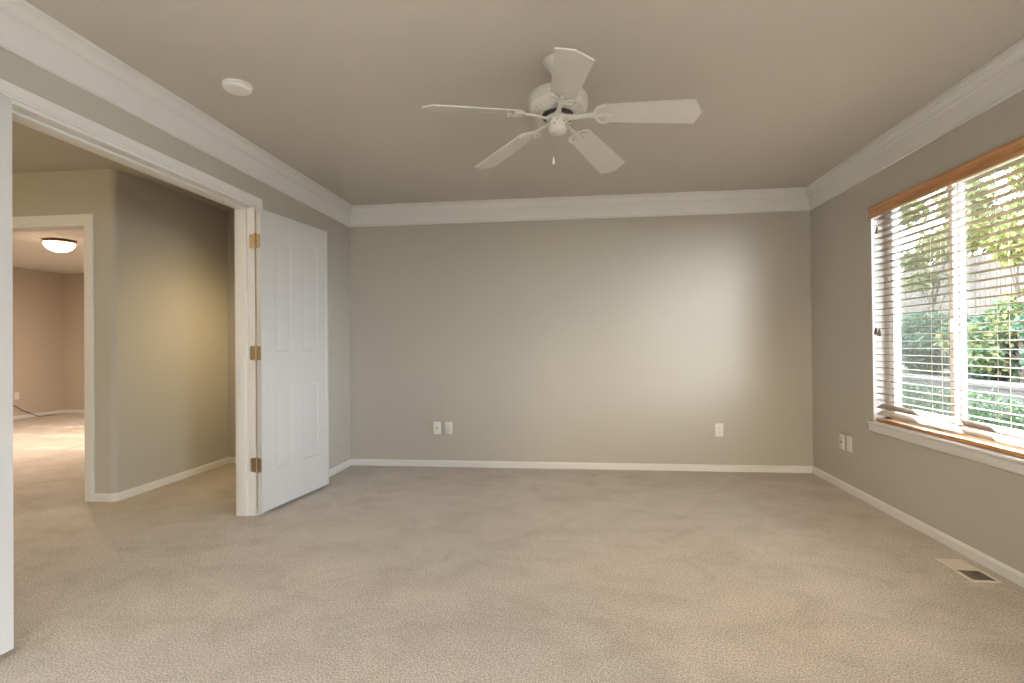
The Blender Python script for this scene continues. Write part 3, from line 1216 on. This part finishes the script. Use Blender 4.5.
M_ivy = leaf_mat('dark_ivy_leaves', (0.0120, 0.0340, 0.0140), (0.0220, 0.0520, 0.0200), (0.0360, 0.0680, 0.0240))
M_leaf_blue = leaf_mat('blue_green_leaves', (0.0200, 0.0480, 0.0340), (0.0320, 0.0680, 0.0440), (0.0520, 0.0880, 0.0520))
M_leaf_yellow = leaf_mat('yellow_green_leaves', (0.0680, 0.0880, 0.0240), (0.1120, 0.1200, 0.0320), (0.1680, 0.1520, 0.0480))
M_leaf_mix = leaf_mat('mixed_green_leaves', (0.020, 0.050, 0.026), (0.050, 0.085, 0.034), (0.16, 0.15, 0.05))
M_leaf_olive = leaf_mat('olive_leaves', (0.0440, 0.0600, 0.0200), (0.0760, 0.0880, 0.0320), (0.1200, 0.1160, 0.0480))


def leaves(name, mat, pts, size, parent, seed=1, flat=0.0):
    """pts: (n,3) leaf positions local to the parent; each leaf is a folded pointed blade"""
    rng = np.random.default_rng(seed)
    n = len(pts)
    d = rng.normal(size=(n, 3))
    d[:, 2] -= 0.4
    d /= np.linalg.norm(d, axis=1)[:, None]
    u = rng.normal(size=(n, 3))
    s = np.cross(d, u)
    s /= np.linalg.norm(s, axis=1)[:, None]
    nn = np.cross(s, d)
    L = size * rng.uniform(0.6, 1.3, n)[:, None]
    W = L * rng.uniform(0.22, 0.36, n)[:, None]
    P = np.asarray(pts)
    v = np.stack([P, P + d * L * 0.5 + s * W + nn * L * 0.10, P + d * L, P + d * L * 0.5 - s * W + nn * L * 0.10, P + d * L * 0.45], axis=1).reshape(-1, 3)
    i = np.arange(n)[:, None] * 5
    faces = np.concatenate([i + np.array([[0, 1, 4]]), i + np.array([[1, 2, 4]]), i + np.array([[2, 3, 4]]), i + np.array([[3, 0, 4]])], axis=0)
    me = bpy.data.meshes.new(name)
    me.from_pydata(v.tolist(), [], faces.tolist())
    me.materials.append(mat)
    me.shade_smooth()
    o = bpy.data.objects.new(name, me)
    C.objects.link(o)
    o.parent = parent
    return o


def crown_points(rng, blobs, n):
    w = np.array([b[3] ** 2 for b in blobs])
    w = w / w.sum()
    k = rng.choice(len(blobs), size=n, p=w)
    B = np.array(blobs)[k]
    d = rng.normal(size=(n, 3))
    d /= np.linalg.norm(d, axis=1)[:, None]
    r = rng.uniform(0.35, 1.0, n) ** 0.6
    return B[:, :3] + d * r[:, None] * B[:, 3:4] * np.array([1, 1, 0.8])


def tree(name, label, loc_, h, trunk_r, blobs_n, spread, zr, n, size, mat, seed, cat='tree', group=None):
    rng = np.random.default_rng(seed)
    t = thing(name, label, cat, loc_, group=group)
    blobs = []
    for k in range(blobs_n):
        blobs.append((rng.uniform(-spread, spread), rng.uniform(-spread, spread), rng.uniform(zr[0], zr[1]), rng.uniform(0.28, 0.5) * spread))
    bm_ = mb()
    tube(bm_, [(0, 0, -0.05), (0.03, -0.02, h * 0.3), (-0.02, 0.04, h * 0.6), (0.02, 0.0, h * 0.85)], [trunk_r, trunk_r * 0.8, trunk_r * 0.6, trunk_r * 0.25], 10)
    obj('trunk', bm_, M_bark, t)
    for k, b_ in enumerate(blobs):
        bm_ = mb()
        z0 = min(max(b_[2] * 0.55, 0.1), h * 0.6)
        p0 = Vector((0.0, 0.02, z0))
        p1 = Vector(b_[:3])
        mid = (p0 + p1) / 2 + Vector((0, 0, 0.08 * spread))
        tube(bm_, [p0, mid, p1], [trunk_r * 0.35, trunk_r * 0.25, trunk_r * 0.12], 6)
        obj('branch', bm_, M_bark, t)
    leaves('foliage', mat, crown_points(rng, blobs, n), size, t, seed)
    return t


bm = mb()
box(bm, XR + WT, 6.3, -6, 26, -0.9, -0.8)
struct('ground_lower', bm, M_ground, smooth=0)
bm = mb()
box(bm, 6.3, 30, -6, 34, -0.9, 0.38)
struct('ground_terrace', bm, M_ground, smooth=0)

# retaining wall cap and ivy hedge
rw = thing('retaining_wall', 'low garden retaining wall with grey cap behind the ivy', 'retaining wall', (6.3, 9.0, -0.8))
bm = mb()
box(bm, -0.10, 0.10, -6.0, 6.0, 0.0, 1.22)
obj('wall_body', bm, M_stone, rw, smooth=0)
bm = mb()
box(bm, -0.16, 0.16, -6.02, 6.02, 1.22, 1.30, 0.01)
obj('cap', bm, M_stone, rw)

rng = np.random.default_rng(7)
hd = thing('ivy_hedge', 'dark green ivy hedge low outside the right window pane', 'hedge', (5.72, 8.2, -0.8))
n = 14000
P = np.stack([rng.uniform(-0.28, 0.28, n), rng.uniform(-3.2, 3.2, n), rng.uniform(0.0, 1.16, n)], axis=1)
P[:, 2] += 0.05 * np.sin(P[:, 1] * 5)
leaves('foliage', M_ivy, P, 0.065, hd, 11)
bm = mb()
for k in range(16):
    yy = -3.1 + k * 0.41
    tube(bm, [(0.05, yy, 0.0), (0.0, yy + 0.08, 0.4), (0.06, yy - 0.05, 0.8), (0.02, yy + 0.04, 1.05)], 0.012, 6)
obj('stems', bm, M_bark, hd)

# unseen wall added to keep the sky lobe out of the patio door
bm = mb()
box(bm, XR + WT, 4.2, PY0 - 0.35, PY0 - 0.20, -0.9, 2.7)
struct('wall_sky_blocker', bm, M_stone, smooth=0)

# board fence
fe = thing('board_fence', 'weathered grey board fence beyond the garden shrubs', 'fence', (8.6, 13.0, 0.38))
bm = mb()
random.seed(3)
y = -9.0
while y < 9.0:
    w = 0.14
    box(bm, -0.012 + random.uniform(-0.004, 0.004), 0.012, y, y + w - 0.008, 0.08, 2.55 + random.uniform(-0.012, 0.012))
    y += w
obj('boards', bm, M_fence, fe, smooth=0)
for zr_ in (0.35, 1.3, 2.3):
    bm = mb()
    box(bm, 0.016, 0.056, -9.0, 9.0, zr_, zr_ + 0.09)
    obj('rail', bm, M_fence, fe, smooth=0)
for k in range(8):
    bm = mb()
    yy = -8.9 + k * 2.54
    box(bm, 0.056, 0.150, yy - 0.047, yy + 0.047, -0.05, 2.62, 0.005)
    obj('post', bm, M_fence, fe)

# shrubs in front of the fence, trees behind it
tree('shrub', 'blue-green shrub outside the left window pane', (7.0, 13.0, 0.38), 1.2, 0.04, 10, 0.95, (0.05, 1.2), 6400, 0.10, M_leaf_blue, 21, 'shrub')
tree('shrub', 'hazy green shrub beside the window mullion, left pane', (7.4, 11.2, 0.38), 1.15, 0.04, 10, 0.85, (0.05, 1.2), 6000, 0.10, M_leaf_blue, 22, 'shrub')
tree('shrub', 'yellow-tipped shrub right of the window mullion', (7.1, 9.6, 0.38), 1.4, 0.04, 9, 0.75, (0.1, 1.35), 4200, 0.11, M_leaf_mix, 23, 'shrub')
tree('shrub', 'dark green shrub outside the right edge of the window', (7.1, 8.0, 0.38), 1.4, 0.04, 9, 0.8, (0.05, 1.3), 5600, 0.10, M_leaf_blue, 24, 'shrub')
tree('tree', 'yellow-green tree behind the fence, top of left pane', (11.2, 17.6, 0.38), 4.6, 0.11, 14, 1.45, (2.2, 5.4), 7500, 0.17, M_leaf_yellow, 31)
tree('tree', 'olive tree behind the fence in the middle of the window', (11.4, 13.9, 0.38), 4.8, 0.12, 14, 1.45, (2.0, 5.6), 7000, 0.17, M_leaf_olive, 32)
tree('tree', 'sparse olive tree behind the fence, top right of window', (11.2, 10.6, 0.38), 4.8, 0.12, 14, 1.4, (2.0, 5.6), 6500, 0.16, M_leaf_olive, 33)
tree('tree', 'pale leafy tree beyond the fence at the right edge', (11.4, 7.5, 0.38), 4.8, 0.12, 14, 1.4, (2.0, 5.6), 6000, 0.16, M_leaf_yellow, 34)
tree('sapling', 'slender sapling with pale leaves in front of the fence, right pane', (7.75, 10.5, 0.38), 2.9, 0.035, 9, 0.5, (1.3, 2.9), 1500, 0.13, M_leaf_yellow, 41, 'tree')
tree('sapling', 'slender olive sapling in front of the fence, left pane', (8.0, 13.2, 0.38), 2.9, 0.035, 9, 0.5, (1.5, 3.0), 1300, 0.13, M_leaf_olive, 42, 'tree')

# repeats of a kind share a group
for o in list(C.objects):
    g = {'power_outlet': 'power outlets on the walls', 'wall_jack': 'jack plates on the walls', 'shrub': 'garden shrubs outside the window',
         'tree': 'trees behind the board fence', 'sapling': 'saplings in front of the board fence'}.get(o.name.split('.')[0])
    if g and o.parent is None:
        o['group'] = g
